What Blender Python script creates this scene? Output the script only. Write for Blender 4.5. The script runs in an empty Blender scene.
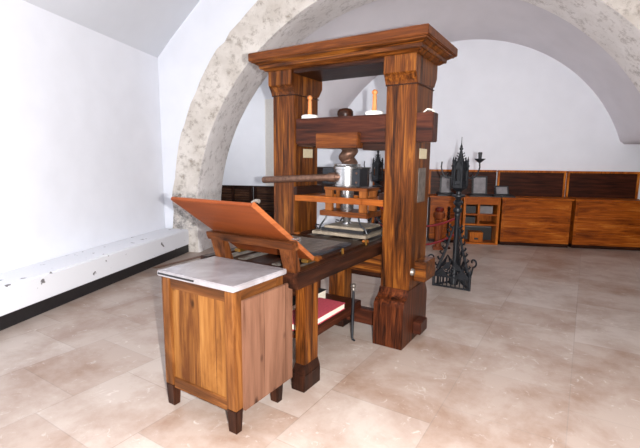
import bpy, bmesh, math, random
from mathutils import Vector, Matrix
random.seed(7)
C = bpy.context.scene.collection
PI = math.pi
ROOM = math.radians(21.4)            # the room is turned against the press
RM = Matrix.Rotation(ROOM, 4, 'Z')

# ------------------------------------------------------------------ materials
def S(c):
    return tuple(((x/255)/12.92 if x/255 <= .04045 else ((x/255+.055)/1.055)**2.4) for x in c) + (1,)

def new_mat(name):
    m = bpy.data.materials.new(name); m.use_nodes = True
    nt = m.node_tree; b = nt.nodes['Principled BSDF']
    return m, nt, b

def plain(name, col, rough=.5, metal=0, noise=0, scale=20, bump=0, coat=0):
    m, nt, b = new_mat(name)
    b.inputs['Roughness'].default_value = rough
    b.inputs['Metallic'].default_value = metal
    b.inputs['Coat Weight'].default_value = coat
    tc = nt.nodes.new('ShaderNodeTexCoord')
    n = nt.nodes.new('ShaderNodeTexNoise'); n.inputs['Scale'].default_value = scale; n.inputs['Detail'].default_value = 5
    nt.links.new(tc.outputs['Object'], n.inputs['Vector'])
    r = nt.nodes.new('ShaderNodeValToRGB')
    c = S(col)
    r.color_ramp.elements[0].position = .3; r.color_ramp.elements[1].position = .7
    r.color_ramp.elements[0].color = tuple(x*(1-noise) for x in c[:3])+(1,)
    r.color_ramp.elements[1].color = tuple(min(1, x*(1+noise*.6)) for x in c[:3])+(1,)
    nt.links.new(n.outputs['Fac'], r.inputs['Fac']); nt.links.new(r.outputs['Color'], b.inputs['Base Color'])
    if bump:
        bp = nt.nodes.new('ShaderNodeBump'); bp.inputs['Strength'].default_value = bump; bp.inputs['Distance'].default_value = .01
        nt.links.new(n.outputs['Fac'], bp.inputs['Height']); nt.links.new(bp.outputs['Normal'], b.inputs['Normal'])
    return m

def wood(name, dark, mid, light, axis, rough=.3, stretch=14, scale=3.2, coat=.25, knots=False, bump=.25, pos=(.30, .52, .74), board=None):
    """grain runs along axis; the streaks are long noise"""
    m, nt, b = new_mat(name)
    N = nt.nodes.new; L = nt.links.new
    tc = N('ShaderNodeTexCoord'); mp = N('ShaderNodeMapping')
    s = [scale*stretch/3]*3; s['XYZ'.index(axis)] = scale*.5
    mp.inputs['Scale'].default_value = s
    L(tc.outputs['Object'], mp.inputs['Vector'])
    n1 = N('ShaderNodeTexNoise'); n1.inputs['Scale'].default_value = 1; n1.inputs['Detail'].default_value = 6
    n1.inputs['Roughness'].default_value = .62; n1.inputs['Distortion'].default_value = .9
    L(mp.outputs['Vector'], n1.inputs['Vector'])
    mp2 = N('ShaderNodeMapping'); s2 = [scale*stretch*2.2]*3; s2['XYZ'.index(axis)] = scale*1.2
    mp2.inputs['Scale'].default_value = s2; L(tc.outputs['Object'], mp2.inputs['Vector'])
    n2 = N('ShaderNodeTexNoise'); n2.inputs['Scale'].default_value = 1; n2.inputs['Detail'].default_value = 3
    L(mp2.outputs['Vector'], n2.inputs['Vector'])
    mx = N('ShaderNodeMath'); mx.operation = 'MULTIPLY_ADD'; mx.inputs[1].default_value = .38
    sub = N('ShaderNodeMath'); sub.operation = 'SUBTRACT'; sub.inputs[1].default_value = .5
    L(n2.outputs['Fac'], sub.inputs[0]); L(sub.outputs[0], mx.inputs[0]); L(n1.outputs['Fac'], mx.inputs[2])
    r = N('ShaderNodeValToRGB'); e = r.color_ramp.elements
    e[0].position = pos[0]; e[0].color = S(dark); e[1].position = pos[2]; e[1].color = S(light)
    k = e.new(pos[1]); k.color = S(mid)
    last = mx.outputs[0]
    if board:   # separate boards with a slightly different tone each
        ax, w = board
        sep = N('ShaderNodeSeparateXYZ'); L(tc.outputs['Object'], sep.inputs[0])
        d = N('ShaderNodeMath'); d.operation = 'DIVIDE'; d.inputs[1].default_value = w; L(sep.outputs['XYZ'.index(ax)], d.inputs[0])
        f = N('ShaderNodeMath'); f.operation = 'FLOOR'; L(d.outputs[0], f.inputs[0])
        wn = N('ShaderNodeTexWhiteNoise'); wn.noise_dimensions = '1D'; L(f.outputs[0], wn.inputs['W'])
        ma = N('ShaderNodeMath'); ma.operation = 'MULTIPLY_ADD'; ma.inputs[1].default_value = .14; L(wn.outputs['Value'], ma.inputs[0])
        s3 = N('ShaderNodeMath'); s3.operation = 'SUBTRACT'; s3.inputs[1].default_value = .07; L(last, s3.inputs[0]); L(s3.outputs[0], ma.inputs[2])
        last = ma.outputs[0]
        fr = N('ShaderNodeMath'); fr.operation = 'FRACT'; L(d.outputs[0], fr.inputs[0])
        cmp_ = N('ShaderNodeMath'); cmp_.operation = 'LESS_THAN'; cmp_.inputs[1].default_value = .035; L(fr.outputs[0], cmp_.inputs[0])
        m4 = N('ShaderNodeMath'); m4.operation = 'MULTIPLY_ADD'; m4.inputs[1].default_value = -.22; L(cmp_.outputs[0], m4.inputs[0]); L(last, m4.inputs[2])
        last = m4.outputs[0]
    L(last, r.inputs['Fac'])
    col = r.outputs['Color']
    if knots:
        mk = N('ShaderNodeMapping'); sk = [7.5]*3; sk['XYZ'.index(axis)] = 4.2
        mk.inputs['Scale'].default_value = sk; L(tc.outputs['Object'], mk.inputs['Vector'])
        v = N('ShaderNodeTexVoronoi'); v.inputs['Scale'].default_value = 1; L(mk.outputs['Vector'], v.inputs['Vector'])
        kr = N('ShaderNodeValToRGB'); kr.color_ramp.elements[0].position = .05; kr.color_ramp.elements[1].position = .15
        kr.color_ramp.elements[0].color = S(dark); kr.color_ramp.elements[1].color = (1, 1, 1, 1)
        L(v.outputs['Distance'], kr.inputs['Fac'])
        mm = N('ShaderNodeMix'); mm.data_type = 'RGBA'; mm.blend_type = 'MULTIPLY'; mm.inputs[0].default_value = .85
        L(col, mm.inputs[6]); L(kr.outputs['Color'], mm.inputs[7]); col = mm.outputs[2]
    L(col, b.inputs['Base Color'])
    b.inputs['Roughness'].default_value = rough
    b.inputs['Coat Weight'].default_value = 0; b.inputs['Specular IOR Level'].default_value = .16
    bp = N('ShaderNodeBump'); bp.inputs['Strength'].default_value = bump; bp.inputs['Distance'].default_value = .004
    L(mx.outputs[0], bp.inputs['Height']); L(bp.outputs['Normal'], b.inputs['Normal'])
    return m

M = {}
OAK = ((26, 12, 5), (84, 43, 14), (134, 81, 30))
for a in 'XYZ':
    M['oak'+a] = wood('varnished_oak_'+a, *OAK, a, rough=.34, stretch=19, scale=3.4, coat=.2, pos=(.32, .52, .74))
    M['dark'+a] = wood('dark_wood_'+a, (15, 7, 5), (40, 20, 12), (64, 34, 20), a, rough=.36)
    M['red'+a] = wood('red_brown_wood_'+a, (30, 14, 9), (60, 28, 17), (82, 42, 26), a, rough=.4)
M['oakB'] = wood('varnished_oak_base', (22, 9, 5), (68, 31, 15), (100, 52, 25), 'Z', rough=.32, stretch=19, scale=3.4, pos=(.34, .52, .70))
M['hoseZ'] = wood('hose_wood', (84, 44, 15), (118, 66, 26), (146, 88, 40), 'Z', rough=.4)
M['plankX'] = wood('plank_wood', (110, 54, 16), (142, 76, 26), (168, 98, 40), 'X', rough=.4)
for a in 'XZ': M['frame'+a] = wood('frame_wood_'+a, (30, 14, 7), (74, 39, 18), (106, 62, 31), a, rough=.38)
M['corn'] = wood('cornice_wood', (48, 22, 9), (90, 46, 17), (120, 69, 28), 'X', rough=.4)
M['panel_or'] = wood('tympan_board_wood', (96, 44, 20), (112, 54, 24), (124, 63, 30), 'X', rough=.42, stretch=6, scale=3, bump=.1)
M['board_edge'] = wood('board_edge_wood', (112, 58, 30), (134, 74, 40), (150, 90, 54), 'Y', rough=.5)
PINE = ((78, 42, 17), (122, 78, 36), (144, 100, 54))
M['pineZ'] = wood('old_pine_Z', *PINE, 'Z', rough=.42, stretch=9, scale=3, knots=True, board=('X', .125))
M['pineP'] = wood('old_pine_post', (38, 20, 9), (96, 56, 25), (132, 86, 44), 'Z', rough=.42, stretch=9, scale=3)
M['pineX'] = wood('old_pine_X', (34, 18, 9), (86, 50, 23), (122, 78, 42), 'X', rough=.42, stretch=9, scale=3)
M['pineY'] = wood('old_pine_Y', (34, 18, 9), (86, 50, 23), (122, 78, 42), 'Y', rough=.42, stretch=9, scale=3)
M['pink'] = wood('raw_cedar_board', (80, 52, 38), (108, 75, 58), (120, 86, 68), 'Z', rough=.6, stretch=8, scale=2.4, coat=0, knots=True, board=('Y', .19), bump=.1)
M['back'] = wood('orange_back_wood', (84, 36, 8), (150, 74, 18), (190, 114, 42), 'X', rough=.4, stretch=10)
M['backZ'] = wood('orange_back_wood_Z', (100, 46, 10), (172, 92, 26), (206, 132, 54), 'Z', rough=.4, stretch=10)
M['backdark'] = wood('stall_wood', (20, 11, 8), (62, 38, 26), (110, 74, 52), 'X', rough=.5, stretch=22, scale=4)
M['iron'] = plain('black_iron', (30, 32, 37), .42, .3, .4, 30)
M['steel'] = plain('steel', (176, 174, 174), .27, .9, .3, 14)
M['rust'] = plain('rusty_iron', (112, 84, 70), .5, .7, .4, 40, .2)
M['greyiron'] = plain('worn_grey_iron', (124, 117, 110), .4, .6, .35, 25)
M['platen'] = plain('pale_planed_wood', (132, 120, 104), .5, 0, .4, 14)
M['inkplate'] = plain('inked_plate', (66, 68, 74), .28, .5, .6, 9)
M['brass'] = plain('brass', (150, 112, 56), .4, .9, .2, 30)
M['paper'] = plain('paper', (184, 172, 144), .8, 0, .08, 40)
M['pages'] = plain('pages', (228, 218, 200), .8, 0, .12, 60)
M['redcloth'] = plain('red_cloth', (178, 66, 80), .75, 0, .2, 60)
M['blackcloth'] = plain('black_cloth', (34, 30, 30), .6, 0, .2, 60)
M['white'] = plain('white_felt', (236, 232, 226), .7, 0, .06, 50)
M['lightwood'] = wood('turned_beech', (180, 104, 56), (206, 132, 80), (222, 156, 106), 'Z', rough=.4)
M['rope'] = plain('red_rope', (130, 26, 34), .7, 0, .3, 80)
M['grey'] = plain('grey_print', (128, 124, 126), .6, 0, .25, 12)
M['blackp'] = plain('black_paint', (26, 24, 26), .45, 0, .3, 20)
M['candle'] = plain('candle_wax', (222, 206, 176), .5)
M['umber'] = wood('turned_umber', (74, 32, 18), (120, 60, 32), (146, 80, 46), 'Z', rough=.4)
M['plaster'] = plain('white_plaster', (233, 235, 242), .9, 0, .03, 3, .04)
M['vault'] = plain('vault_plaster', (214, 210, 215), .92, 0, .05, 2.5, .05)
M['vaultn'] = plain('near_vault_plaster', (214, 217, 224), .92, 0, .03, 2.5, .05)
M['blocker'] = plain('dark_light_blocker', (110, 100, 94), .9, 0, .2, 4, .1)  # for the added unseen walls, kept dark to limit bounced light
M['brown'] = plain('brown_tile_strip', (120, 86, 68), .5, 0, .3, 12)

def plinth_mat():
    m, nt, b = new_mat('worn_white_plaster'); N = nt.nodes.new; L = nt.links.new
    tc = N('ShaderNodeTexCoord'); n = N('ShaderNodeTexNoise'); n.inputs['Scale'].default_value = 9; n.inputs['Detail'].default_value = 4
    L(tc.outputs['Object'], n.inputs['Vector'])
    r = N('ShaderNodeValToRGB'); r.color_ramp.elements[0].position = .31; r.color_ramp.elements[1].position = .34
    r.color_ramp.elements[0].color = S((110, 106, 108)); r.color_ramp.elements[1].color = S((226, 227, 232))
    L(n.outputs['Fac'], r.inputs['Fac']); L(r.outputs['Color'], b.inputs['Base Color']); b.inputs['Roughness'].default_value = .85
    return m
M['plinth'] = plinth_mat()

def marble():
    m, nt, b = new_mat('pale_marble'); N = nt.nodes.new; L = nt.links.new
    tc = N('ShaderNodeTexCoord'); n = N('ShaderNodeTexNoise'); n.inputs['Scale'].default_value = 7; n.inputs['Detail'].default_value = 7; n.inputs['Distortion'].default_value = .6
    L(tc.outputs['Object'], n.inputs['Vector'])
    r = N('ShaderNodeValToRGB'); e = r.color_ramp.elements
    e[0].position = .3; e[0].color = S((122, 116, 117)); e[1].position = .68; e[1].color = S((148, 144, 147))
    L(n.outputs['Fac'], r.inputs['Fac']); L(r.outputs['Color'], b.inputs['Base Color']); b.inputs['Roughness'].default_value = .22
    return m
M['marble'] = marble()

def stone(name, a, c, dark, lo):
    m, nt, b = new_mat(name); N = nt.nodes.new; L = nt.links.new
    tc = N('ShaderNodeTexCoord')
    n = N('ShaderNodeTexNoise'); n.inputs['Scale'].default_value = 2.2; n.inputs['Detail'].default_value = 8; n.inputs['Roughness'].default_value = .65
    n2 = N('ShaderNodeTexNoise'); n2.inputs['Scale'].default_value = 7; n2.inputs['Detail'].default_value = 10; n2.inputs['Roughness'].default_value = .78
    for x in (n, n2): L(tc.outputs['Object'], x.inputs['Vector'])
    r = N('ShaderNodeValToRGB'); e = r.color_ramp.elements
    e[0].position = .36; e[0].color = S(a); e[1].position = .62; e[1].color = S(c)
    L(n.outputs['Fac'], r.inputs['Fac'])
    r2 = N('ShaderNodeValToRGB'); e = r2.color_ramp.elements
    e[0].position = .36; e[0].color = S(dark); e[1].position = .49; e[1].color = (1, 1, 1, 1)
    L(n2.outputs['Fac'], r2.inputs['Fac'])
    mm = N('ShaderNodeMix'); mm.data_type = 'RGBA'; mm.blend_type = 'MULTIPLY'; mm.inputs[0].default_value = .75
    L(r.outputs['Color'], mm.inputs[6]); L(r2.outputs['Color'], mm.inputs[7])
    # rough darker rubble courses low on the jamb: stains with a shape of their own
    sep = N('ShaderNodeSeparateXYZ'); L(tc.outputs['Object'], sep.inputs[0])
    st = N('ShaderNodeValToRGB'); st.color_ramp.interpolation = 'EASE'; e = st.color_ramp.elements
    e[0].position = .30; e[0].color = (0, 0, 0, 1); e[1].position = .98; e[1].color = (0, 0, 0, 1)
    for p_, v_ in ((.40, lo), (.86, lo)):
        k = e.new(p_); k.color = (v_, v_, v_, 1)
    L(sep.outputs['Z'], st.inputs['Fac'])
    n3 = N('ShaderNodeTexNoise'); n3.inputs['Scale'].default_value = 17; n3.inputs['Detail'].default_value = 7; n3.inputs['Roughness'].default_value = .75
    L(tc.outputs['Object'], n3.inputs['Vector'])
    r3 = N('ShaderNodeValToRGB'); r3.color_ramp.elements[0].position = .40; r3.color_ramp.elements[0].color = S((82, 80, 84)); r3.color_ramp.elements[1].position = .6; r3.color_ramp.elements[1].color = S((206, 198, 190))
    L(n3.outputs['Fac'], r3.inputs['Fac'])
    m2 = N('ShaderNodeMix'); m2.data_type = 'RGBA'; L(st.outputs['Color'], m2.inputs[0]); L(mm.outputs[2], m2.inputs[6]); L(r3.outputs['Color'], m2.inputs[7])
    L(m2.outputs[2], b.inputs['Base Color']); b.inputs['Roughness'].default_value = .95
    bp = N('ShaderNodeBump'); bp.inputs['Strength'].default_value = .5; bp.inputs['Distance'].default_value = .02
    L(n2.outputs['Fac'], bp.inputs['Height']); L(bp.outputs['Normal'], b.inputs['Normal'])
    return m
M['stone'] = stone('arch_stone', (200, 191, 181), (226, 219, 211), (168, 158, 148), .75)
M['soffit'] = stone('arch_soffit_stone', (226, 221, 218), (240, 236, 234), (178, 172, 168), .35)

def floor_mat():
    m, nt, b = new_mat('stone_floor_tiles'); N = nt.nodes.new; L = nt.links.new
    tc = N('ShaderNodeTexCoord'); mp = N('ShaderNodeMapping')
    mp.inputs['Rotation'].default_value = (0, 0, PI/2); mp.inputs['Location'].default_value = (.25, -.47, 0)
    L(tc.outputs['Object'], mp.inputs['Vector'])
    br = N('ShaderNodeTexBrick'); br.inputs['Scale'].default_value = 1
    br.inputs['Brick Width'].default_value = .56; br.inputs['Row Height'].default_value = .63
    br.inputs['Mortar Size'].default_value = .004; br.inputs['Mortar Smooth'].default_value = .6; br.offset = .37
    br.inputs['Color1'].default_value = S((138, 112, 95)); br.inputs['Color2'].default_value = S((174, 161, 152)); br.inputs['Mortar'].default_value = S((120, 104, 93))
    L(mp.outputs['Vector'], br.inputs['Vector'])
    n = N('ShaderNodeTexNoise'); n.inputs['Scale'].default_value = 2.0; n.inputs['Detail'].default_value = 9; n.inputs['Roughness'].default_value = .68; n.inputs['Distortion'].default_value = .25
    L(tc.outputs['Object'], n.inputs['Vector'])
    r = N('ShaderNodeValToRGB'); e = r.color_ramp.elements
    e[0].position = .36; e[0].color = S((130, 102, 84)); e[1].position = .58; e[1].color = S((178, 165, 156))
    L(n.outputs['Fac'], r.inputs['Fac'])
    mm = N('ShaderNodeMix'); mm.data_type = 'RGBA'; mm.inputs[0].default_value = .52
    L(br.outputs['Color'], mm.inputs[6]); L(r.outputs['Color'], mm.inputs[7])
    n2 = N('ShaderNodeTexNoise'); n2.inputs['Scale'].default_value = 11; n2.inputs['Detail'].default_value = 6; n2.inputs['Roughness'].default_value = .7; n2.inputs['Distortion'].default_value = 1.2
    L(tc.outputs['Object'], n2.inputs['Vector'])
    r2 = N('ShaderNodeValToRGB'); e = r2.color_ramp.elements
    e[0].position = .60; e[0].color = (0, 0, 0, 1); e[1].position = .72; e[1].color = (.75, .75, .75, 1)
    L(n2.outputs['Fac'], r2.inputs['Fac'])
    m2 = N('ShaderNodeMix'); m2.data_type = 'RGBA'; L(r2.outputs['Color'], m2.inputs[0]); L(mm.outputs[2], m2.inputs[6]); m2.inputs[7].default_value = S((198, 190, 183))
    L(m2.outputs[2], b.inputs['Base Color']); b.inputs['Roughness'].default_value = .38
    bp = N('ShaderNodeBump'); bp.inputs['Strength'].default_value = .08; bp.inputs['Distance'].default_value = .01
    L(n2.outputs['Fac'], bp.inputs['Height']); L(bp.outputs['Normal'], b.inputs['Normal'])
    return m
M['floor'] = floor_mat()

# ------------------------------------------------------------------ mesh helpers
class MB:
    def __init__(s): s.bm = bmesh.new()
    def _bev(s, verts, w, seg=2):
        if w:
            es = list({e for v in verts for e in v.link_edges})
            bmesh.ops.bevel(s.bm, geom=es, offset=w, segments=seg, affect='EDGES', clamp_overlap=True)
    def box(s, x0, x1, y0, y1, z0, z1, bev=.004, mat=None):
        r = bmesh.ops.create_cube(s.bm, size=1)
        vs = r['verts']
        for v in vs:
            v.co = Vector(((x0+x1)/2+v.co.x*(x1-x0), (y0+y1)/2+v.co.y*(y1-y0), (z0+z1)/2+v.co.z*(z1-z0)))
            if mat is not None: v.co = mat @ v.co
        s._bev(vs, bev); return s
    def hexa(s, pts, bev=.004):
        """eight corners: four of the bottom, four of the top, the same turn"""
        v = [s.bm.verts.new(p) for p in pts]
        for f in ((3, 2, 1, 0), (4, 5, 6, 7), (0, 1, 5, 4), (1, 2, 6, 5), (2, 3, 7, 6), (3, 0, 4, 7)):
            s.bm.faces.new([v[i] for i in f])
        s._bev(v, bev); return s
    def prism(s, poly, axis, a0, a1, bev=0, mat=None):
        """a 2-D outline pushed along axis ('x': poly is (y,z); 'y': (x,z); 'z': (x,y))"""
        mk = {'x': lambda p, t: (t, p[0], p[1]), 'y': lambda p, t: (p[0], t, p[1]), 'z': lambda p, t: (p[0], p[1], t)}[axis]
        A = [s.bm.verts.new(mk(p, a0)) for p in poly]; B = [s.bm.verts.new(mk(p, a1)) for p in poly]
        n = len(poly)
        s.bm.faces.new(A); s.bm.faces.new(B[::-1])
        for i in range(n): s.bm.faces.new((A[i], B[i], B[(i+1) % n], A[(i+1) % n]))
        if mat is not None:
            for v in A+B: v.co = mat @ v.co
        s._bev(A+B, bev); return s
    def lathe(s, prof, cx=0, cy=0, n=20, mat=None):
        """prof: (radius, z) from bottom to top"""
        rings = []
        for r, z in prof:
            ring = [s.bm.verts.new((cx+r*math.cos(2*PI*i/n), cy+r*math.sin(2*PI*i/n), z)) for i in range(n)]
            if mat is not None:
                for v in ring: v.co = mat @ v.co
            rings.append(ring)
        for a, b in zip(rings, rings[1:]):
            for i in range(n): s.bm.faces.new((a[i], a[(i+1) % n], b[(i+1) % n], b[i]))
        s.bm.faces.new(rings[0][::-1]); s.bm.faces.new(rings[-1]); return s
    def tube(s, pts, r, n=8, closed=False):
        pts = [Vector(p) for p in pts]; k = len(pts); rings = []
        rr = r if isinstance(r, (list, tuple)) else [r]*k
        up = None
        for i, p in enumerate(pts):
            t = (pts[min(i+1, k-1)]-pts[max(i-1, 0)]).normalized()
            if up is None: up = Vector((0, 0, 1)) if abs(t.z) < .9 else Vector((1, 0, 0))
            a = t.cross(up).normalized(); b = a.cross(t).normalized(); up = b
            rings.append([s.bm.verts.new(p+rr[i]*(math.cos(2*PI*j/n)*a+math.sin(2*PI*j/n)*b)) for j in range(n)])
        for a, b in zip(rings, rings[1:]):
            for i in range(n): s.bm.faces.new((a[i], a[(i+1) % n], b[(i+1) % n], b[i]))
        s.bm.faces.new(rings[0][::-1]); s.bm.faces.new(rings[-1]); return s
    def grid(s, rows):
        V = [[s.bm.verts.new(p) for p in row] for row in rows]
        for a, b in zip(V, V[1:]):
            for i in range(len(a)-1): s.bm.faces.new((a[i], a[i+1], b[i+1], b[i]))
        return s

ORG = {}
def root_of(o):
    while o.parent: o = o.parent
    return o
def obj(name, mb, mat, parent=None, smooth=False, at=None, room=False):
    """link the shape; its coordinates are those of the press (or of the room) and are brought to its thing's own base"""
    bm = mb.bm
    bmesh.ops.recalc_face_normals(bm, faces=bm.faces)
    if parent is not None: off = ORG[root_of(parent)]
    elif at is not None: off = Vector(at)
    else: off = Vector((0, 0, 0))
    for v in bm.verts: v.co -= off
    me = bpy.data.meshes.new(name); bm.to_mesh(me); bm.free()
    if smooth:
        for p in me.polygons: p.use_smooth = True
        try: me.set_sharp_from_angle(angle=math.radians(40))
        except Exception: pass
    me.materials.append(M[mat] if isinstance(mat, str) else mat)
    o = bpy.data.objects.new(name, me); C.objects.link(o)
    if parent is not None: o.parent = parent
    else:
        if room: o.matrix_world = RM @ Matrix.Translation(off)
        else: o.location = off
        ORG[o] = off
    return o
def tag(o, label, cat, group=None):
    o['label'] = label; o['category'] = cat
    if group: o['group'] = group
    return o
def thing(name, label, cat, at=(0, 0, 0), room=False, group=None):
    o = bpy.data.objects.new(name, None); C.objects.link(o); o.empty_display_size = .1
    off = Vector(at); ORG[o] = off
    if room: o.matrix_world = RM @ Matrix.Translation(off)
    else: o.location = off
    return tag(o, label, cat, group)
def structure(name, mb, mat, room=True, smooth=False, parent=None):
    o = obj(name, mb, mat, parent, smooth=smooth, room=room)
    if parent is None: o['kind'] = 'structure'
    return o
def copy_tree(o, parent=None):
    c = o.copy(); C.objects.link(c)
    if parent is not None: c.parent = parent; c.matrix_parent_inverse = o.matrix_parent_inverse.copy()
    for ch in list(o.children): copy_tree(ch, c)
    return c

# ------------------------------------------------------------------ the setting (room coordinates u, v, z)
m = MB(); m.box(-9, 9, -8, 9, -.12, 0, 0); structure('floor', m, 'floor', room=False)

UC = .28
def ring(r, zc, n=72, a0=0, a1=PI):
    return [(UC-r*math.cos(a0+(a1-a0)*i/n), zc+r*math.sin(a0+(a1-a0)*i/n)) for i in range(n+1)]
NA = 72
rnd = random.Random(3)
inn = [(UC-3.40, 0), (UC-3.41, .25)] + ring(3.42, .50) + [(UC+3.41, .25), (UC+3.40, 0)]
out = [(UC-3.83, 0), (UC-3.83, .3)] + ring(3.80, .65) + [(UC+3.83, .3), (UC+3.83, 0)]
m = MB()                                     # the stone arch: faces proud of the plaster, soffit separate below
V0, V1 = 2.73, 3.62
jit = [(rnd.uniform(-.02, .02), rnd.uniform(-.024, .024)) for _ in out]
o2 = [(p[0]+j[0], p[1]+j[1]) if p[1] > .35 else p for p, j in zip(out, jit)]
m.grid([[(p[0], V0+.045, p[1]) for p in o2], [(p[0], V0, p[1]) for p in o2], [(p[0], V0, p[1]) for p in inn]])
structure('trim_1', m, 'stone')
m = MB()
m.grid([[(p[0], V0, p[1]) for p in inn], [(p[0]+(UC-p[0])*.004, V0+.02, p[1]) for p in inn], [(p[0], V1, p[1]) for p in inn],
        [(p[0], V1, p[1]) for p in out]])
structure('trim_2', m, 'soffit', smooth=True)
# plaster wall that the arch is cut through
def around(v):
    rows = [[], []]
    for p in out:
        d = Vector((p[0]-UC, p[1]-.65))
        if p[1] <= .65: q = (-6 if p[0] < UC else 6, p[1])
        else:
            k = min(6/abs(d.x) if abs(d.x) > 1e-6 else 1e9, 5/abs(d.y) if abs(d.y) > 1e-6 else 1e9)
            q = (UC+d.x*k, .65+d.y*k)
        rows[0].append((p[0]*.9995, v, p[1])); rows[1].append((q[0], v, q[1]))
    return rows
m = MB(); m.grid(around(2.765)); m.grid(around(3.6)[::-1]); structure('wall_middle', m, 'plaster')
# the near room
m = MB(); m.box(-3.95, -3.69, -3.6, 2.76, 0, 3.2, 0); structure('wall_left', m, 'plaster')
nv = [(-3.69, 2.90), (-3.60, 3.0), (-3.47, 3.15), (-3.25, 3.38), (-2.99, 3.65), (-2.4, 4.12), (-1.5, 4.5), (-.5, 4.72), (.28, 4.78)]
nv = nv + [(2*UC-a, b) for a, b in nv[-2::-1]]
m = MB(); m.grid([[(a, 2.76, b) for a, b in nv], [(a, -3.6, b) for a, b in nv]]); structure('ceiling', m, 'vaultn', smooth=True)
m = MB(); m.box(4.25, 4.5, -3.6, 5.1, 0, 4.6, 0); structure('light_blocker_right', m, M['blocker'])  # unseen wall added to block light from the right
m = MB(); m.box(-.7, 4.5, -3.75, -3.6, 0, 4.8, 0); structure('light_blocker_rear', m, M['blocker'])  # unseen, added behind the camera so daylight enters only from the left
m = MB(); m.box(-6.4, -6.15, 3.0, 5.1, 0, 4.6, 0); structure('wall_far', m, 'plaster')
# the far room: back wall and two vault bays
m = MB(); m.box(-7, 7, 5.0, 5.2, 0, 4.6, 0); structure('wall_back', m, 'plaster')
m = MB()
def arc(uc, zc, r, z0, n=40):
    a = math.asin((z0-zc)/r)
    return [(uc-r*math.cos(a+(PI-2*a)*i/n), zc+r*math.sin(a+(PI-2*a)*i/n)) for i in range(n+1)]
A = arc(1.06, .89, 2.67, 1.75)
Bv = arc(-5.05, .89, 2.67, 2.25)
def far_z(u):
    z = 1.75
    if abs(u-1.06) < 2.67: z = max(z, .89+math.sqrt(2.67**2-(u-1.06)**2))
    if u < -1.9: z = max(z, 1.75+1.75*min(1, (-1.9-u)/.3))
    return z
def near_z(u):
    return max(far_z(u), .52+math.sqrt(max(0, 3.42**2-(u-UC)**2)) if u > -2.75 else 0)
us = [-6.3+i*10.5/150 for i in range(151)]
rows = []
for k in range(9):
    f = k/8; g = f*f*(3-2*f)
    rows.append([(u_, 3.60+1.42*f, near_z(u_)*(1-g)+far_z(u_)*g) for u_ in us])
m.grid(rows)
structure('ceiling.001', m, 'vault', smooth=True)
m = MB(); m.box(-2.76, -1.95, 4.93, 5.0, .0, 2.6, .004); structure('trim_3', m, 'white')
m = MB(); m.hexa([(-3.26, 1.70, 0), (-3.19, 1.70, 0), (-2.86, 2.64, 0), (-2.94, 2.64, 0), (-3.26, 1.70, .006), (-3.19, 1.70, .006), (-2.86, 2.64, .006), (-2.94, 2.64, .006)], 0)
structure('trim_4', m, 'brown')

# masonry bench along the left wall
t = thing('masonry_bench', 'white plastered masonry bench with dark base along the left wall', 'bench', (-3.48, .5, 0), True)
m = MB(); m.box(-3.69, -3.27, -3.5, 2.727, .12, .36, .015); obj('seat', m, 'plinth', t)
m = MB(); m.box(-3.69, -3.285, -3.5, 2.727, .0, .12, .002); obj('base', m, 'blackp', t)

# ------------------------------------------------------------------ the printing press (origin: foot of the right cheek)
W, D, SP = .234, .367, 1.069
press = thing('printing_press', 'large dark wooden hand printing press with heavy cornice and tilted board', 'printing press', (-.65, .18, 0))
def cheek(x0, x1):
    m = MB(); m.box(x0, x1, 0, D, .40, 2.02, .006)
    c = obj('cheek', m, 'oakZ', press)
    m = MB()
    poly = [(-.112, 0), (-.112, .325), (-.108, .345), (-.085, .365), (-.05, .375), (-.028, .39), (-.012, .42), (-.008, .44),
            (D+.008, .44), (D+.012, .42), (D+.03, .39), (D+.06, .36), (D+.075, .33), (D+.075, 0)]
    m.prism(poly, 'x', x0-.003, x1+.003, .003); obj('base_block', m, 'oakB', c)
    m = MB()
    poly = [(-.006, 1.966), (-.014, 1.99), (-.036, 2.03), (-.046, 2.036), (-.054, 2.042), (-.054, 2.20), (D+.062, 2.20), (D+.062, 2.06), (D+.006, 1.985)]
    m.prism(poly, 'x', x0-.006, x1+.006, .002); cp_ = obj('capital', m, 'oakZ', c)
    for z in (1.960, 2.196):
        m = MB(); e = .007 if z < 2 else .058; m.box(x0-.007, x1+.007, -e, D+e, z, z+.008, .002); obj('bead', m, 'darkX', c)
cheek(-W, 0); cheek(-SP-W, -SP)
XL = -SP-W
m = MB(); m.box(XL-.125, .125, -.178, D+.178, 2.235, 2.30, .006); obj('cornice', m, 'corn', press)
co = press.children[-1]
m = MB()
def skirt(o0, o1, z0, z1):
    a = [(XL-o0, -.05-o0), (o0, -.05-o0), (o0, D+.05+o0), (XL-o0, D+.05+o0)]
    b = [(XL-o1, -.05-o1), (o1, -.05-o1), (o1, D+.05+o1), (XL-o1, D+.05+o1)]
    m.hexa([(p[0], p[1], z0) for p in a]+[(p[0], p[1], z1) for p in b], .003)
skirt(.106, .110, 2.223, 2.236); skirt(.070, .096, 2.206, 2.224); skirt(.060, .064, 2.180, 2.207); skirt(.02, .05, 2.160, 2.181)
obj('moulding', m, 'oakX', co)
m = MB(); m.box(XL+.02, -.02, -.03, D+.03, 2.13, 2.19, .003); obj('top_beam', m, 'darkX', press)
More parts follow.
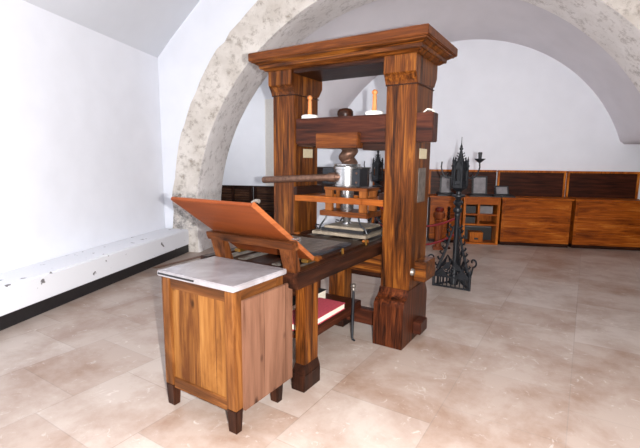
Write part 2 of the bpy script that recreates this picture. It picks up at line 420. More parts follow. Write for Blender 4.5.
# head beam with its tenons
m = MB(); m.box(-SP, -W, .012, .30, 1.555, 1.765, .005); hb = obj('head_beam', m, 'redX', press)
m = MB(); m.box(-.01, .122, .014, .13, 1.555, 1.762, .005); obj('tenon', m, 'redX', hb)
m = MB(); m.box(-.828, -.445, -.045, .20, 1.515, 1.634, .006); obj('nut_block', m, 'corn', press)
for x0, x1 in ((-.44, -W), (-SP, -.835)):
    m = MB(); m.box(x0, x1, .04, .28, 1.50 if x0 > -.5 else 1.535, 1.555, .003); obj('lower_beam', m, 'darkX', press)
m = MB()
m.lathe([(.058, 1.76), (.066, 1.79), (.064, 1.815), (.05, 1.832), (.02, 1.84)], -.645, .12, 22); obj('screw_cap', m, 'darkX', press, True)
# the screw: a twisted square thread
def screw():
    m = MB(); n = 28; rows = []
    cx, cy = -.642, .18
    for i in range(41):
        z = 1.385+(1.56-1.385)*i/40
        tw = (z-1.385)/.105*2*PI
        row = []
        for j in range(n):
            a = 2*PI*j/n
            ph = (math.cos(a-tw)+1)/2
            r = .052+.030*ph**.7
            row.append((cx+r*math.cos(a), cy+r*math.sin(a), z))
        row.append(row[0]); rows.append(row)
    m.grid(rows); bmesh.ops.remove_doubles(m.bm, verts=m.bm.verts, dist=1e-5)
    return m
obj('screw', screw(), M['rust'], press, True)
m = MB(); m.lathe([(.118, 1.195), (.121, 1.20), (.121, 1.215), (.114, 1.218), (.114, 1.345), (.122, 1.348), (.122, 1.365), (.115, 1.372), (.11, 1.388), (.07, 1.392)], -.648, .18, 36)
col = obj('screw_collar', m, 'steel', press, True)
m = MB(); m.box(-.555, -.492, .09, .15, 1.215, 1.345, .005); m.box(-.494, -.475, .07, .22, 1.205, 1.355, .004); obj('lug', m, 'iron', col)
m = MB(); m.box(-.86, -.74, .12, .22, 1.22, 1.355, .006); obj('lug', m, 'iron', col)
for dz in (1.24, 1.315):
    m = MB(); m.lathe([(.012, -.01), (.014, .0), (.008, .008)], 0, 0, 10, Matrix.Translation((-.515, .095, dz)) @ Matrix.Rotation(PI/2, 4, 'X')); obj('bolt', m, 'rust', col, True)
m = MB()
m.tube([(-1.40, -.02, 1.238), (-1.385, -.02, 1.239), (-1.0, .0, 1.262), (-.78, .045, 1.275), (-.66, .10, 1.282)], [.028, .031, .030, .030, .034], 14)
bar = obj('bar', m, 'rust', press, True)
m = MB(); m.tube([(-.755, .05, 1.276), (-.70, .07, 1.279)], [.038, .042], 14); obj('ferrule', m, 'rust', bar, True)
# hose: steel spindle in a wooden frame that slides in the shelf plank
m = MB(); m.lathe([(.024, .880), (.030, .90), (.052, .99), (.056, 1.0), (.058, 1.20)], -.645, .18, 24); obj('spindle', m, 'steel', press, True)
m = MB(); m.box(-SP, -.86, .0, .32, 1.068, 1.118, .003); m.box(-.42, -W, .0, .32, 1.068, 1.118, .003)
m.box(-.87, -.41, .0, .055, 1.068, 1.118, .003); m.box(-.87, -.41, .29, .32, 1.068, 1.118, .003); obj('shelf_plank', m, 'plankX', press)
m = MB(); m.box(-SP, -SP+.04, -.02, D+.02, 1.119, 1.19, .003); obj('cleat', m, 'darkY', press)
m = MB(); m.box(-W-.04, -W, -.0, D+.02, 1.119, 1.17, .003); obj('cleat', m, 'darkY', press)
m = MB(); m.box(-.80, -.40, .05, .30, 1.172, 1.197, .003); hs = obj('hose_frame', m, 'corn', press)
for x in (-.795, -.475):
    for y in (.062, .245): m = MB(); m.box(x, x+.065, y, y+.04, .995, 1.175, .003); obj('post', m, 'hoseZ', hs)
m = MB(); m.box(-.83, -.385, .03, .32, .955, .998, .004); obj('bottom_rail', m, 'corn', hs)
# platen
m = MB(); m.box(-.85, -.345, -.055, .40, .808, .832, .003); pt = obj('platen', m, 'platen', press)
m = MB(); m.box(-.79, -.39, -.01, .36, .832, .858, .004); obj('platen_plate', m, 'blackp', pt)
m = MB(); m.box(-.77, -.40, .005, .34, .858, .878, .005); obj('platen_plate', m, 'platen', pt)
m = MB(); m.lathe([(.045, .876), (.042, .884), (.03, .888)], -.645, .18, 20); obj('spindle_cup', m, 'steel', pt, True)
for sx, x in ((1, -.80), (-1, -.40)):
    for y in (.0, .34):
        m = MB(); e = -.83+.02 if sx > 0 else -.365
        m.tube([(e, y, .84), (e+sx*.01, y, .87), (x+sx*.02, y, .90), (x+sx*.04, y+.01, .93), (x+sx*.05, y+.02, .96)], .007, 6)
        m.tube([(e-sx*.01, y, .845), (e-sx*.035, y-.01, .865), (e-sx*.03, y-.01, .88), (e, y, .875)], .006, 6)
        obj('hook', m, 'iron', pt, True)
# bed with coffin
BX0, BX1, BY0, BY1 = -1.045, -.25, -1.105, .75
m = MB()
m.box(BX1-.075, BX1, BY0, BY1, .685, .785, .005); m.box(BX0, BX0+.075, BY0, BY1, .685, .785, .005)
m.box(BX0+.076, BX1-.076, BY0, BY0+.09, .685, .78, .005); m.box(BX0+.076, BX1-.076, BY1-.09, BY1, .685, .78, .005)
bed = obj('bed', m, 'darkY', press)
m = MB(); m.box(BX0+.076, BX1-.076, BY0+.09, BY1-.09, .70, .765, .002); obj('bed_boards', m, 'darkY', bed)
for x in (-.93, -.80, -.52, -.36):
    m = MB(); m.box(x, x+.035, BY0+.1, BY1-.1, .765, .783, .002); obj('runner', m, 'greyiron', bed)
m = MB(); m.box(-.98, -.30, -.80, -.10, .784, .800, .004); cf = obj('coffin', m, 'darkX', press)
m = MB(); m.box(-.92, -.35, -.74, -.28, .800, .818, .004); obj('forme', m, 'inkplate', cf)
m = MB()
for i in range(9):
    y = -.71+i*.048; m.box(-.88, -.40, y, y+.028, .818, .8195, 0)
obj('type_line', m, 'greyiron', cf); cf.children[-1]['label'] = 'rows of grey metal type'
for x, y in ((-.33, -.80), (-.33, -.12), (-.97, -.80), (-.97, -.12)):
    m = MB(); m.box(x-.012, x+.028, y-.01, y+.03, .784, .815, .004); obj('corner_block', m, 'hoseZ', cf)
for x, y in ((-.29, -.16), (-.285, -.53)):
    m = MB(); m.box(x-.008, x+.008, y-.008, y+.008, .785, .826, .003); obj('stop', m, 'brass', bed)
# tympan board leaning on its gallows frame
th = math.atan2(.388, .56)
def brd(x, s, n):     # s along the board from the hinge, n out of the face
    return (x, -.862-s*math.cos(th)+n*math.sin(th), .802+s*math.sin(th)+n*math.cos(th))
m = MB(); ln = .672; bx0, bx1 = -.925, -.318
m.hexa([brd(bx0, 0, 0), brd(bx1, 0, 0), brd(bx1, ln, 0), brd(bx0, ln, 0), brd(bx0, 0, .02), brd(bx1, 0, .02), brd(bx1, ln, .02), brd(bx0, ln, .02)], .003)
tb = obj('tympan_board', m, 'panel_or', press)
m = MB(); m.hexa([brd(bx1, 0, -.002), brd(bx1+.012, 0, -.002), brd(bx1+.012, ln, -.002), brd(bx1, ln, -.002), brd(bx1, 0, .026), brd(bx1+.012, 0, .026), brd(bx1+.012, ln, .026), brd(bx1, ln, .026)], .002)
obj('edge_batten', m, 'board_edge', tb); tb.children[-1]['label'] = 'lighter edge strip'
for x in (bx0+.02, bx1-.03):
    m = MB(); m.box(x-.025, x+.025, -.90, -.815, .79, .812, .003); m.tube([(x-.03, -.857, .812), (x+.03, -.857, .812)], .009, 8); obj('hinge', m, 'brass', tb, True)
for x in (bx0+.015, bx1-.01):
    m = MB(); p = Vector(brd(x, ln-.01, .025)); m.tube([p, p+Vector((.02, 0, .012)), p+Vector((.045, 0, .01))], [.009, .008, .011], 8); obj('catch', m, 'greyiron', tb, True)
m = MB(); p = Vector(brd(bx1+.012, .28, .012)); m.tube([p, p+Vector((.03, .0, .0)), p+Vector((.055, 0, .004))], [.006, .006, .012], 8); obj('clasp', m, 'steel', tb, True)
m = MB(); m.hexa([(-.918, -1.15, .918), (-.248, -1.15, .918), (-.248, -1.095, .918), (-.918, -1.095, .918), (-.918, -1.165, .968), (-.248, -1.165, .968), (-.248, -1.11, .968), (-.918, -1.11, .968)], .004)
gf = obj('gallows_frame', m, 'frameX', press)
for x0, x1 in ((-.895, -.79), (-.355, -.262)):
    m = MB(); m.hexa([(x0, -1.10, .77), (x1, -1.10, .77), (x1, -1.045, .77), (x0, -1.045, .77), (x0, -1.148, .925), (x1, -1.148, .925), (x1, -1.10, .925), (x0, -1.10, .925)], .004)
    obj('post', m, 'frameZ', gf)
# trestle and winter under the bed
def trestle(x0, x1, y0, y1, zt):
    m = MB(); m.box(x0+.012, x1-.012, y0+.015, y1-.012, .15, zt, .004)
    o = obj('trestle_leg', m, 'oakZ' if x1 > -.6 else 'darkZ', press)
    m = MB(); m.hexa([(x0, y0-.01, 0), (x1, y0-.01, 0), (x1, y1, 0), (x0, y1, 0), (x0, y0-.01, .11), (x1, y0-.01, .11), (x1, y1, .11), (x0, y1, .11)], .004)
    m.hexa([(x0, y0-.01, .108), (x1, y0-.01, .108), (x1, y1, .108), (x0, y1, .108), (x0+.012, y0+.015, .17), (x1-.012, y0+.015, .17), (x1-.012, y1-.012, .17), (x0+.012, y1-.012, .17)], .003)
    obj('foot', m, 'darkZ', o)
trestle(-.375, -.277, -.99, -.815, .69); trestle(-1.02, -.92, -.99, -.815, .69)
trestle(-.76, -.585, .05, .22, .69)
m = MB(); m.box(-.915, -.365, -.94, -.87, .58, .68, .004); obj('stretcher', m, 'darkX', press)
m = MB(); m.box(-SP, -.74, .12, .20, .50, .69, .004); obj('winter', m, 'oakX', press)
m = MB(); m.box(-.605, -W, .12, .20, .50, .69, .004); wn = obj('winter', m, 'oakX', press)
m = MB(); m.box(-.01, .09, .11, .345, .49, .648, .006); obj('tenon', m, 'oakX', wn)
m = MB(); m.tube([(-.002, .05, .575), (.02, .05, .575)], [.03, .024], 12); obj('wedge', m, 'greyiron', wn, True)
m = MB(); m.box(-SP, -W, .26, .33, .42, .50, .004); obj('back_rail', m, 'darkX', press)
m = MB(); m.box(-SP, -.745, .10, .17, .05, .178, .005); obj('stretcher', m, 'redX', press)
m = MB(); m.box(-.605, -W, .10, .17, .05, .178, .005); sr = obj('stretcher', m, 'redX', press)
m = MB(); m.box(-.01, .065, .13, .29, .05, .15, .005); obj('tenon', m, 'redX', sr)
m = MB(); m.box(-.79, -.42, -.83, .045, .245, .275, .004); m.box(-.445, -.42, -.83, .045, .20, .246, .003); m.box(-.79, -.765, -.83, .045, .20, .246, .003); obj('shelf', m, 'redY', press)
# plates and paper slips nailed to the cheeks
m = MB(); m.box(.003, .007, .095, .258, 1.105, 1.366, .002); obj('metal_plate', m, 'greyiron', press)
m = MB(); m.box(.003, .006, .10, .262, 1.435, 1.51, 0); obj('paper_slip', m, 'paper', press)
m = MB(); m.box(-SP+.003, -SP+.006, .125, .272, 1.44, 1.516, 0); obj('paper_slip', m, 'paper', press)
m = MB(); m.tube([(.03, .06, 1.764), (.055, .08, 1.79), (.085, .10, 1.785), (.10, .11, 1.768)], [.003, .007, .006, .003], 8); obj('rag', m, 'pages', press, True)

# ink dabbers standing on the head beam
def dabber(x, y, label, z):
    t = thing('ink_dabber', label, 'ink dabber', (x, y, z), group='ink dabbers on the head beam')
    m = MB(); m.lathe([(.062, z), (.072, z+.004), (.073, z+.026), (.066, z+.034), (.02, z+.036)], x, y, 28); obj('pad', m, 'white', t, True)
    m = MB(); m.lathe([(.020, z+.036), (.019, z+.05), (.0165, z+.11), (.017, z+.15), (.013, z+.162), (.022, z+.172), (.023, z+.186), (.014, z+.198), (.004, z+.202)], x, y, 18); obj('handle', m, 'lightwood', t, True)
dabber(-.995, .12, 'white round ink dabber standing on the beam beside the left upright', 1.766)
dabber(-.385, .12, 'white round ink dabber standing on the beam beside the right upright', 1.766)

# books on the press shelf, and the iron rod
def book(x0, x1, y0, y1, z0, h, cover, label):
    t = thing('book', label, 'book', ((x0+x1)/2, (y0+y1)/2, z0), group='books on the press shelf')
    m = MB(); m.box(x0, x1, y0, y1, z0, z0+.006, .002); m.box(x0, x1, y0, y1, z0+h-.006, z0+h, .002); m.box(x0, x0+.006, y0, y1, z0+.006, z0+h-.006, .001); obj('cover', m, cover, t)
    m = MB(); m.box(x0+.006, x1-.006, y0+.006, y1-.006, z0+.006, z0+h-.006, .001); obj('pages', m, 'pages', t)
book(-.665, -.425, -.79, -.22, .2755, .05, 'redcloth', 'large red covered book lying on the low shelf, nearest its edge')
book(-.785, -.67, -.62, -.10, .2755, .085, 'blackcloth', 'black covered book lying on the low shelf behind the red book')
t = thing('iron_rod', 'thin iron rod with a knobbed top leaning on the low shelf', 'iron rod', (-.40, -.14, 0))
m = MB(); m.tube([(-.372, -.155, .004), (-.395, -.145, .006), (-.402, -.14, .02), (-.404, -.135, .22), (-.404, -.13, .40)], [.008, .010, .010, .013, .010], 10); obj('shaft', m, 'iron', t, True)
m = MB(); m.lathe([(.008, .40), (.016, .41), (.010, .425), (.020, .44), (.018, .455), (.006, .462)], -.404, -.13, 14); m.box(-.43, -.378, -.135, -.125, .43, .438, .002); obj('knob', m, 'greyiron', t, True)

# ------------------------------------------------------------------ cabinet in front
kx0, kx1, ky0, ky1 = -.89, -.338, -1.525, -1.125
t = thing('cabinet', 'low pine cabinet with pale marble top and reddish side panel', 'cabinet', ((kx0+kx1)/2, (ky0+ky1)/2, 0))
pw, pd = .068, .055
for x, y in ((kx0, ky0), (kx1-pw, ky0), (kx0, ky1-pd), (kx1-pw, ky1-pd)):
    m = MB(); m.box(x, x+pw, y, y+pd, .13, .767, .004)
    c = obj('post', m, 'pineP', t)
    m = MB(); i = .006; m.hexa([(x+i, y+i, 0), (x+pw-i, y+i, 0), (x+pw-i, y+pd-i, 0), (x+i, y+pd-i, 0), (x, y, .132), (x+pw, y, .132), (x+pw, y+pd, .132), (x, y+pd, .132)], .004)
    obj('foot', m, 'darkZ', c)
M['worn'] = wood('worn_rail', (40, 22, 12), (96, 56, 26), (150, 98, 50), 'X', rough=.45)
for y in (ky0+.006, ky1-.03):
    m = MB(); m.box(kx0+pw, kx1-pw, y, y+.024, .705, .767, .003); obj('top_rail', m, 'pineX', t)
    m = MB(); m.box(kx0+pw, kx1-pw, y, y+.024, .115, .18, .003); obj('bottom_rail', m, 'worn', t)
for x in (kx0+.006, kx1-.032):
    for z0, z1 in ((.705, .767), (.115, .18)):
        m = MB(); m.box(x, x+.026, ky0+pd, ky1-pd, z0, z1, .003); obj('side_rail', m, 'pineY', t)
m = MB(); m.box(kx0+pw, kx1-pw, ky0+.014, ky0+.028, .18, .705, .001); obj('front_panel', m, 'pineZ', t)
m = MB(); m.box(kx0+.012, kx0+.026, ky0+pd, ky1-pd, .18, .705, .001); m.box(kx0+pw, kx1-pw, ky1-.026, ky1-.012, .18, .705, .001); obj('back_panel', m, 'pineZ', t)
m = MB(); m.box(kx0+pw, kx1-.03, ky0+.03, ky1-.03, .15, .165, .001); obj('bottom', m, 'darkX', t)
m = MB(); m.box(kx1, kx1+.02, -1.478, -1.062, .122, .715, .003); o = obj('side_panel', m, 'pink', t); o['label'] = 'pale reddish bare board'
m = MB(); m.box(-.898, -.322, -1.545, -1.112, .772, .803, .005); o = obj('marble_top', m, 'marble', t); 
m = MB(); m.box(-.885, -.60, -1.549, -1.544, .783, .793, .001); o = obj('shadow_gap', m, 'blackp', o)  # black strip stands in for the shadow gap at the slab edge
m = MB(); m.box(-.885, -.335, -1.53, -1.12, .767, .7725, .001); obj('bed_board', m, 'darkX', t)

# ------------------------------------------------------------------ wrought iron candelabra
def candelabrum(label):
    t = thing('candelabrum', label, 'candelabrum', (0, 0, 0), group='wrought iron candelabra')
    R3 = .40/math.sqrt(3)
    cor = [Vector((R3*math.cos(a), R3*math.sin(a), 0)) for a in (-PI/2-PI/3, -PI/2+PI/3, PI/2)]
    # three gabled panels with bars and pierced tracery
    for i in range(3):
        a, b = cor[i], cor[(i+1) % 3]
        ex = (b-a).normalized(); ez = Vector((0, 0, 1)); ey = ez.cross(ex)
        mt = Matrix.Translation((a+b)/2) @ Matrix((ex, ey, ez)).transposed().to_4x4()
        m = MB()
        m.box(-.2, .2, -.008, .008, .0, .02, .002, mt); m.box(-.2, .2, -.008, .008, .115, .135, .002, mt)
        for k in range(9): x = -.19+k*.0475; m.box(x-.006, x+.006, -.005, .005, .01, .12, 0, mt)
        g = obj('panel', m, 'iron', t)
        m = MB()   # gable: outer rakes, inner ring, spandrel webs
        for s in (-1, 1):
            m.prism([(s*.20, .13), (s*.165, .13), (s*.015, .30), (0, .345), (-s*.0, .345)] if s > 0 else [(-.20, .13), (0, .345), (-.015, .30), (-.165, .13)], 'y', -.006, .006, 0, mt)
            m.prism([(s*.03, .13), (s*.17, .13), (s*.105, .215), (s*.062, .165)], 'y', -.004, .004, 0, mt)
            m.prism([(s*.03, .245), (s*.058, .215), (s*.115, .205), (s*.01, .32)], 'y', -.004, .004, 0, mt)
        for ring_c, rr in (((0, .20), .048), ((0, .20), .02)):
            m.tube([mt @ Vector((ring_c[0]+rr*math.cos(q*PI/8), 0, ring_c[1]+rr*math.sin(q*PI/8))) for q in range(17)], .007, 6)
        obj('gable', m, 'iron', g)
    for i, c in enumerate(cor):
        d = c.normalized()
        m = MB(); m.lathe([(.016, 0), (.016, .15), (.022, .155), (.012, .17), (.014, .20), (.002, .25)], c.x, c.y, 8); obj('corner_post', m, 'iron', t)
        m = MB()      # scroll on the corner
        pts = []
        for q in range(15):
            an = -PI*.5+q*PI*1.65/14; r = .052*(1-q/22)
            p = d*(R3+.035+r*math.cos(an)) + Vector((0, 0, .33+r*math.sin(an))); pts.append(p)
        m.tube(pts, .010, 6); m.tube([c+Vector((0, 0, .14)), c+d*.02+Vector((0, 0, .2)), pts[0]], .010, 6); obj('scroll', m, 'iron', t, True)
        m = MB()      # crocketed flying buttress up to the shaft
        path = [d*(R3*.85)+Vector((0, 0, .20)), d*(R3*.62)+Vector((0, 0, .34)), d*(R3*.42)+Vector((0, 0, .46)), d*(R3*.26)+Vector((0, 0, .60)), d*.03+Vector((0, 0, .70))]
        m.tube(path, [.019, .017, .015, .014, .012], 6)
        for p, q in zip(path, path[1:]):
            for f in (.25, .75):
                w = p.lerp(q, f); m.tube([w, w+d*.028+Vector((0, 0, .012)), w+d*.042+Vector((0, 0, .034)), w+d*.026+Vector((0, 0, .045))], [.010, .012, .012, .005], 6)
        obj('buttress', m, 'iron', t, True)
    m = MB(); m.lathe([(.05, .02), (.05, .10), (.034, .16), (.029, .22), (.027, .80), (.034, .82), (.034, .84), (.026, .85)], 0, 0, 14); sh = obj('shaft', m, 'iron', t, True)
    m = MB(); m.lathe([(.02, .84), (.046, .86), (.05, .88), (.046, .90), (.026, .915), (.03, .93), (.052, .95), (.055, .97), (.04, .99), (.028, 1.0), (.036, 1.02), (.074, 1.035), (.074, 1.05), (.03, 1.06), (.028, 1.09), (.06, 1.115), (.085, 1.13)], 0, 0, 16); obj('knop', m, 'iron', t, True)
    # gothic lantern head
    m = MB(); m.lathe([(.08, 1.12), (.09, 1.135), (.09, 1.165), (.07, 1.17)], 0, 0, 6); m.lathe([(.045, 1.16), (.042, 1.40)], 0, 0, 6); m.lathe([(.078, 1.365), (.08, 1.38), (.06, 1.40), (.05, 1.41)], 0, 0, 6); ln_ = obj('lantern', m, 'iron', t)
    for i in range(6):
        a = i*PI/3; x, y = .08*math.cos(a), .08*math.sin(a)
        m = MB(); m.lathe([(.014, 1.15), (.013, 1.36), (.019, 1.365), (.019, 1.38), (.012, 1.385), (.010, 1.42), (.013, 1.425), (.002, 1.475)], x, y, 6); obj('pinnacle', m, 'iron', ln_)
        a += PI/6; x, y = .071*math.cos(a), .071*math.sin(a)
        m = MB(); mt = Matrix.Translation((x, y, 0)) @ Matrix.Rotation(a+PI/2, 4, 'Z')
        m.prism([(-.036, 1.30), (-.02, 1.335), (0, 1.35), (.02, 1.335), (.036, 1.30), (.036, 1.37), (0, 1.43), (-.036, 1.37)], 'y', -.005, .005, 0, mt); m.box(-.036, .036, -.005, .005, 1.17, 1.21, 0, mt); m.box(-.005, .005, -.004, .004, 1.2, 1.34, 0, mt); obj('gable', m, 'iron', ln_)
    m = MB(); m.lathe([(.05, 1.40), (.042, 1.42), (.026, 1.48), (.012, 1.545), (.020, 1.555), (.020, 1.57), (.010, 1.58), (.015, 1.59), (.008, 1.60), (.004, 1.625), (.003, 1.69)], 0, 0, 8)
    for k in range(4):
        for i in range(4):
            a = i*PI/2; z = 1.42+k*.028; r = .042-(z-1.42)*.25
            m.tube([(r*math.cos(a), r*math.sin(a), z), ((r+.016)*math.cos(a), (r+.016)*math.sin(a), z+.008), ((r+.012)*math.cos(a), (r+.012)*math.sin(a), z+.018)], .005, 5)
    obj('spire', m, 'iron', t)
    # candle arms
    for a in (math.radians(20), math.radians(205)):
        d = Vector((math.cos(a), math.sin(a), 0)); z = Vector((0, 0, 1))
        m = MB(); m.tube([d*.085+z*1.25, d*.12+z*1.235, d*.16+z*1.25, d*.19+z*1.30, d*.205+z*1.36, d*.20+z*1.42], .008, 7)
        m.tube([d*.12+z*1.236, d*.14+z*1.27, d*.125+z*1.295, d*.108+z*1.28], .006, 6)
        ar = obj('candle_arm', m, 'iron', t, True)
        if a > 2: continue
        m = MB(); c = d*.20; m.lathe([(.010, 1.41), (.03, 1.425), (.058, 1.45), (.060, 1.455), (.025, 1.45), (.018, 1.46), (.02, 1.50), (.024, 1.52), (.016, 1.525)], c.x, c.y, 12); obj('cup', m, 'iron', ar, True)
    return t
c1 = candelabrum('tall black iron candelabrum standing right of the press, before the orange counters')
c2 = copy_tree(c1)
c2['label'] = 'black iron candelabrum seen between the press uprights, beyond the platen'
c1.location = (-.125, 1.835, 0)
c2.location = (-1.625, 2.93, 0)

# red barrier ropes between the candelabra
def rope(p, q, sag, label):
    p, q = Vector(p), Vector(q); m = MB(); n = 24
    m.tube([p.lerp(q, i/n)+Vector((0, 0, -sag*4*(i/n)*(1-i/n))) for i in range(n+1)], .013, 8)
    tag(obj('barrier_rope', m, 'rope', None, True, at=p), label, 'rope', 'red barrier ropes')
rope((-.12, 1.87, .80), (-1.60, 2.88, .80), .22, 'upper red barrier rope hanging behind the right upright of the press')
rope((-.12, 1.87, .62), (-1.60, 2.88, .55), .26, 'lower red barrier rope hanging behind the right upright of the press')

# ------------------------------------------------------------------ furniture along the back wall (room coordinates)
def counter(u0, u1, label):
    t = thing('wooden_counter', label, 'counter', ((u0+u1)/2, 4.7, 0), True, 'counters along the back wall')
    m = MB(); m.box(u0+.02, u1-.02, 4.49, 4.92, .06, .80, .003); obj('body', m, 'back', t)
    m = MB(); m.box(u0, u1, 4.45, 4.93, .80, .83, .004); obj('top', m, 'back', t)
    m = MB(); m.box(u0+.01, u1-.01, 4.93, 4.985, .0, 1.25, .003); o = obj('backboard', m, 'redX', t)
    m = MB(); m.box(u0, u1, 4.91, 4.99, 1.25, 1.285, .003); m.box(u0, u0+.035, 4.91, 4.95, .83, 1.25, .002); m.box(u1-.035, u1, 4.91, 4.95, .83, 1.25, .002); obj('frame', m, 'backZ', o)
    m = MB()
    for k in range(5):
        z = .14+k*.135; m.box(u0+.06, u1-.06, 4.483, 4.492, z, z+.115, .002)
    obj('plank', m, 'back', t)
    m = MB(); m.box(u0+.02, u1-.02, 4.50, 4.92, 0, .06, 0); obj('plinth', m, 'darkX', t)
    return t
counter(-.62, .40, 'orange wooden counter partly hidden behind the right upright')
counter(.42, .995, 'orange wooden counter behind the tall candelabrum')
counter(1.62, 2.75, 'orange wooden counter at the right end of the back wall, beyond the open shelves')
counter(2.77, 3.9, 'orange wooden counter farthest right along the back wall')
# open shelf unit
t = thing('shelf_unit', 'orange wooden shelf unit with open compartments right of the candelabrum', 'shelf unit', (1.3, 4.7, 0), True)
U0, U1 = 1.0, 1.60
m = MB(); m.box(U0, U0+.04, 4.46, 4.92, 0, .80, .003); m.box(U1-.04, U1, 4.46, 4.92, 0, .80, .003); m.box(U0+.04, U1-.04, 4.90, 4.92, .03, .80, .001); ca = obj('carcass', m, 'backZ', t)
m = MB(); m.box(U0-.005, U1+.005, 4.45, 4.93, .80, .83, .004); obj('top', m, 'back', t)
m = MB(); m.box(U0+.04, U1-.04, 4.46, 4.90, .70, .80, .002); obj('fascia', m, 'back', t)
m = MB(); m.box(U0+.04, U1-.04, 4.46, 4.90, 0, .03, .002); obj('bottom', m, 'back', t)
for z in (.33, .505, ):
    m = MB(); m.box(U0+.04, U1-.04, 4.465, 4.90, z, z+.028, .002); obj('shelf', m, 'back', t)
m = MB(); m.box(U0+.24, U0+.275, 4.465, 4.90, .358, .70, .002); obj('divider', m, 'backZ', t)
m = MB(); m.box(U0, U1, 4.93, 4.985, 0, 1.25, .003); o = obj('backboard', m, 'redX', t)
m = MB(); m.box(U0, U1, 4.91, 4.99, 1.25, 1.285, .003); obj('frame', m, 'backZ', o)
def small_box(u0, u1, v0, v1, z0, z1, mat, label, hole=False):
    t = thing('box', label, 'box', ((u0+u1)/2, (v0+v1)/2, z0), True, 'objects in the open shelves')
    m = MB(); m.box(u0, u1, v0, v1, z0, z1*.86+z0*.14, .004); obj('body', m, mat, t)
    m = MB(); m.box(u0-.004, u1+.004, v0-.004, v1, z1*.86+z0*.14, z1, .003); obj('lid', m, mat, t)
    if hole:
        m = MB(); m.box((u0*.65+u1*.35), (u0*.35+u1*.65), v0-.003, v0, z0+.04, z0+.075, 0); obj('opening', m, 'blackp', t)
small_box(1.05, 1.22, 4.55, 4.8, .534, .66, 'blackp', 'dark box in the top left compartment of the shelf unit')
small_box(1.05, 1.22, 4.55, 4.8, .359, .47, 'blackp', 'dark box in the second left compartment of the shelf unit')
small_box(1.29, 1.50, 4.55, 4.8, .534, .665, 'grey', 'grey box in the top right compartment of the shelf unit')
small_box(1.14, 1.36, 4.52, 4.75, .03, .20, 'backZ', 'small wooden box with dark opening at the bottom of the shelf unit', True)
small_box(1.05, 1.53, 4.58, 4.85, .201, .325, 'blackp', 'wide dark box lying under the middle shelf of the shelf unit') if False else None
t = thing('box', 'long dark slab in the bottom compartment behind the small wooden box', 'box', (1.3, 4.82, .03), True, 'objects in the open shelves')
m = MB(); m.box(1.05, 1.55, 4.77, 4.88, .03, .26, .004); obj('body', m, 'blackp', t); m = MB(); m.box(1.06, 1.54, 4.765, 4.885, .26, .275, .003); obj('lid', m, 'grey', t)
# framed grey displays leaning on the counter tops
def display(u, w, h, lean, label, base):
    z0 = .831
    t = thing('display_stand', label, 'display', (u, 4.6, z0), True, 'grey displays on the counters')
    mt = Matrix.Translation((u, 4.66, z0+.02)) @ Matrix.Rotation(-lean, 4, 'X')
    m = MB(); m.box(-w/2, w/2, 0, .02, 0, h, .004, mt); obj('backing', m, 'blackp', t)
    m = MB(); m.box(-w/2+.03, w/2-.03, -.004, .0, .03, h-.03, 0, mt); o = obj('sheet', m, 'grey', t); o['label'] = 'grey sheet'
    m = MB(); m.prism([(4.46, z0), (4.46, z0+.02), (4.66, z0+base), (4.80, z0+base), (4.80, z0)], 'x', u-w*.72, u+w*.72, .003); obj('stand', m, 'blackp', t)
display(.70, .20, .34, .12, 'grey framed sheet on a sloping dark stand left of the candelabrum head', .05)
display(1.28, .26, .34, .22, 'grey framed sheet on dark stand right of the candelabrum', .03)
display(1.66, .24, .2, .6, 'low sloping grey display at right beside the taller framed sheet', .03)
# turned newel post
NU, NV = .545, 3.85
t = thing('newel_post', 'turned brown wooden post with a dark red cap left of the candelabrum', 'post', (NU, NV, 0), True)
m = MB(); m.box(NU-.08, NU+.08, NV-.08, NV+.08, .0, .05, .004); m.lathe([(.055, .05), (.05, .08), (.06, .30), (.07, .40), (.075, .43), (.05, .45)], NU, NV, 16); obj('shaft', m, 'umber', t, True)
m = MB(); m.lathe([(.05, .45), (.075, .47), (.078, .485), (.055, .50)], NU, NV, 16); m.lathe([(.06, .50), (.088, .53), (.09, .60), (.065, .625)], NU, NV, 8); obj('block', m, 'umber', t, True)
m = MB(); m.lathe([(.055, .625), (.068, .64), (.07, .665), (.055, .69), (.015, .70)], NU, NV, 16); obj('cap', m, wood('dark_red_wood', (60, 14, 12), (96, 28, 20), (120, 40, 28), 'Z'), t, True)
SU, SV = .70, 3.95
t = thing('turned_spindle', 'slim dark turned spindle beside the brown post', 'post', (SU, SV, 0), True)
m = MB(); m.lathe([(.06, 0), (.06, .02), (.016, .04), (.014, .3), (.028, .32), (.016, .34), (.018, .45), (.03, .47), (.016, .49), (.028, .53), (.016, .55), (.028, .60), (.016, .62), (.028, .67), (.01, .70)], SU, SV, 12); obj('shaft', m, 'darkZ', t, True)
# dark stalls, left
def stall(u0, u1, z0, z1, label):
    t = thing('wooden_stall', label, 'stall', ((u0+u1)/2, 4.7, 0), True, 'dark stalls along the back wall')
    m = MB(); m.box(u0, u1, 4.86, 4.91, z0, z1-.02, .003); obj('back_panel', m, 'backdark', t)
    m = MB(); m.box(u0-.01, u1+.01, 4.82, 4.925, z1-.02, z1, .004); obj('rail', m, 'darkX', t)
    n = max(2, round((u1-u0)/.42)); 
    for i in range(n+1):
        x = u0+(u1-u0-.05)*i/n
        m = MB(); m.box(x, x+.05, 4.815, 4.86, 0, z1-.02, .003); obj('stile', m, 'darkZ', t)
    m = MB()
    for k in range(int((z1-.1-z0)/.045)):
        z = z0+.03+k*.045; m.box(u0+.05, u1-.05, 4.846, 4.86, z, z+.022, .001)
    obj('slat', m, 'backdark', t)
    m = MB(); m.box(u0+.02, u1-.02, 4.45, 4.83, .40, .44, .004); m.box(u0+.03, u1-.03, 4.52, 4.56, 0, .40, .002); obj('seat', m, 'darkX', t)
stall(-4.2, -3.01, 0, .915, 'dark slatted wooden stall at the left of the back wall, beside the arch')
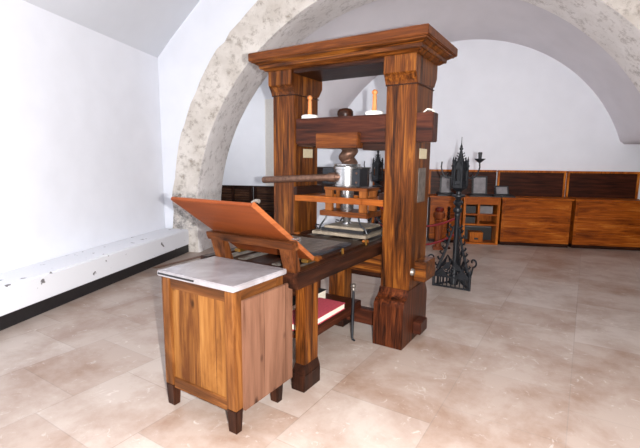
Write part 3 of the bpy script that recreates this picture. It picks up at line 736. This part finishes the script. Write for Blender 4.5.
stall(-2.97, -1.95, 0, .915, 'dark slatted wooden stall beside the left upright of the press')
t = thing('wooden_stall', 'dark wooden cupboard on white ledge seen through the press', 'stall', (-1.25, 4.75, .66), True, 'dark stalls along the back wall')
m = MB(); m.box(-1.9, -.68, 4.62, 4.92, .661, 1.28, .004); obj('body', m, 'backdark', t)
m = MB(); m.box(-1.92, -.66, 4.60, 4.93, 1.28, 1.31, .004); obj('top', m, 'darkX', t)
for i in range(3):
    m = MB(); m.box(-1.87+i*.4, -1.50+i*.4, 4.606, 4.62, .69, 1.25, .004); obj('door', m, 'darkZ', t)
m = MB(); m.box(-1.95, -.66, 4.45, 4.99, 0, .66, .006); structure('trim_5', m, 'plaster')

# ------------------------------------------------------------------ light
w = bpy.data.worlds.new('daylight'); bpy.context.scene.world = w; w.use_nodes = True
bg = w.node_tree.nodes['Background']; bg.inputs[0].default_value = (.80, .90, 1.0, 1); bg.inputs[1].default_value = .95

# added fill lights, unseen and without fixtures, brightening the back wall behind the arch
for u_, w_, e_ in ((1.2, 3.2, .8), (-3.6, 1.8, 6)):
    ld = bpy.data.lights.new('added_fill_light', 'AREA'); ld.shape = 'RECTANGLE'; ld.size = w_; ld.size_y = .25; ld.energy = e_; ld.color = (.97, .98, 1)
    lo = bpy.data.objects.new('added_fill_light', ld); C.objects.link(lo)
    lo.matrix_world = RM @ Matrix.Translation((u_, 3.72, 2.95 if u_ > 0 else 2.6)) @ Matrix.Rotation(math.radians(52), 4, 'X')
# ------------------------------------------------------------------ camera
yaw, pitch, roll = math.radians(32.2296), math.radians(-8.4431), math.radians(.5499)
F = Vector((-math.sin(yaw)*math.cos(pitch), math.cos(yaw)*math.cos(pitch), math.sin(pitch)))
R = Vector((math.cos(yaw), math.sin(yaw), 0)); U = R.cross(F)
R2 = R*math.cos(roll)+U*math.sin(roll); U2 = -R*math.sin(roll)+U*math.cos(roll)
cp = Vector((1.0729, -2.9774, 1.4057))
cd = bpy.data.cameras.new('camera'); cam = bpy.data.objects.new('camera', cd); C.objects.link(cam)
mw = Matrix((R2, U2, -F)).transposed().to_4x4(); mw.translation = cp
cam.matrix_world = mw
cd.sensor_fit = 'HORIZONTAL'; cd.sensor_width = 36; cd.lens = 419.8176*36/640; cd.clip_start = .05
bpy.context.scene.camera = cam
# the camera's flash, right of the lens
ld = bpy.data.lights.new('flash', 'POINT'); ld.energy = 420; ld.shadow_soft_size = .012; ld.color = (1, 1, 1)
lo = bpy.data.objects.new('flash', ld); C.objects.link(lo); lo.location = cp + R*.13 - F*.02

sc = bpy.context.scene
sc.view_settings.view_transform = 'Standard'; sc.view_settings.look = 'None'
sc.view_settings.gamma = 1; sc.view_settings.use_curve_mapping = False
sc.view_settings.exposure = 1.0
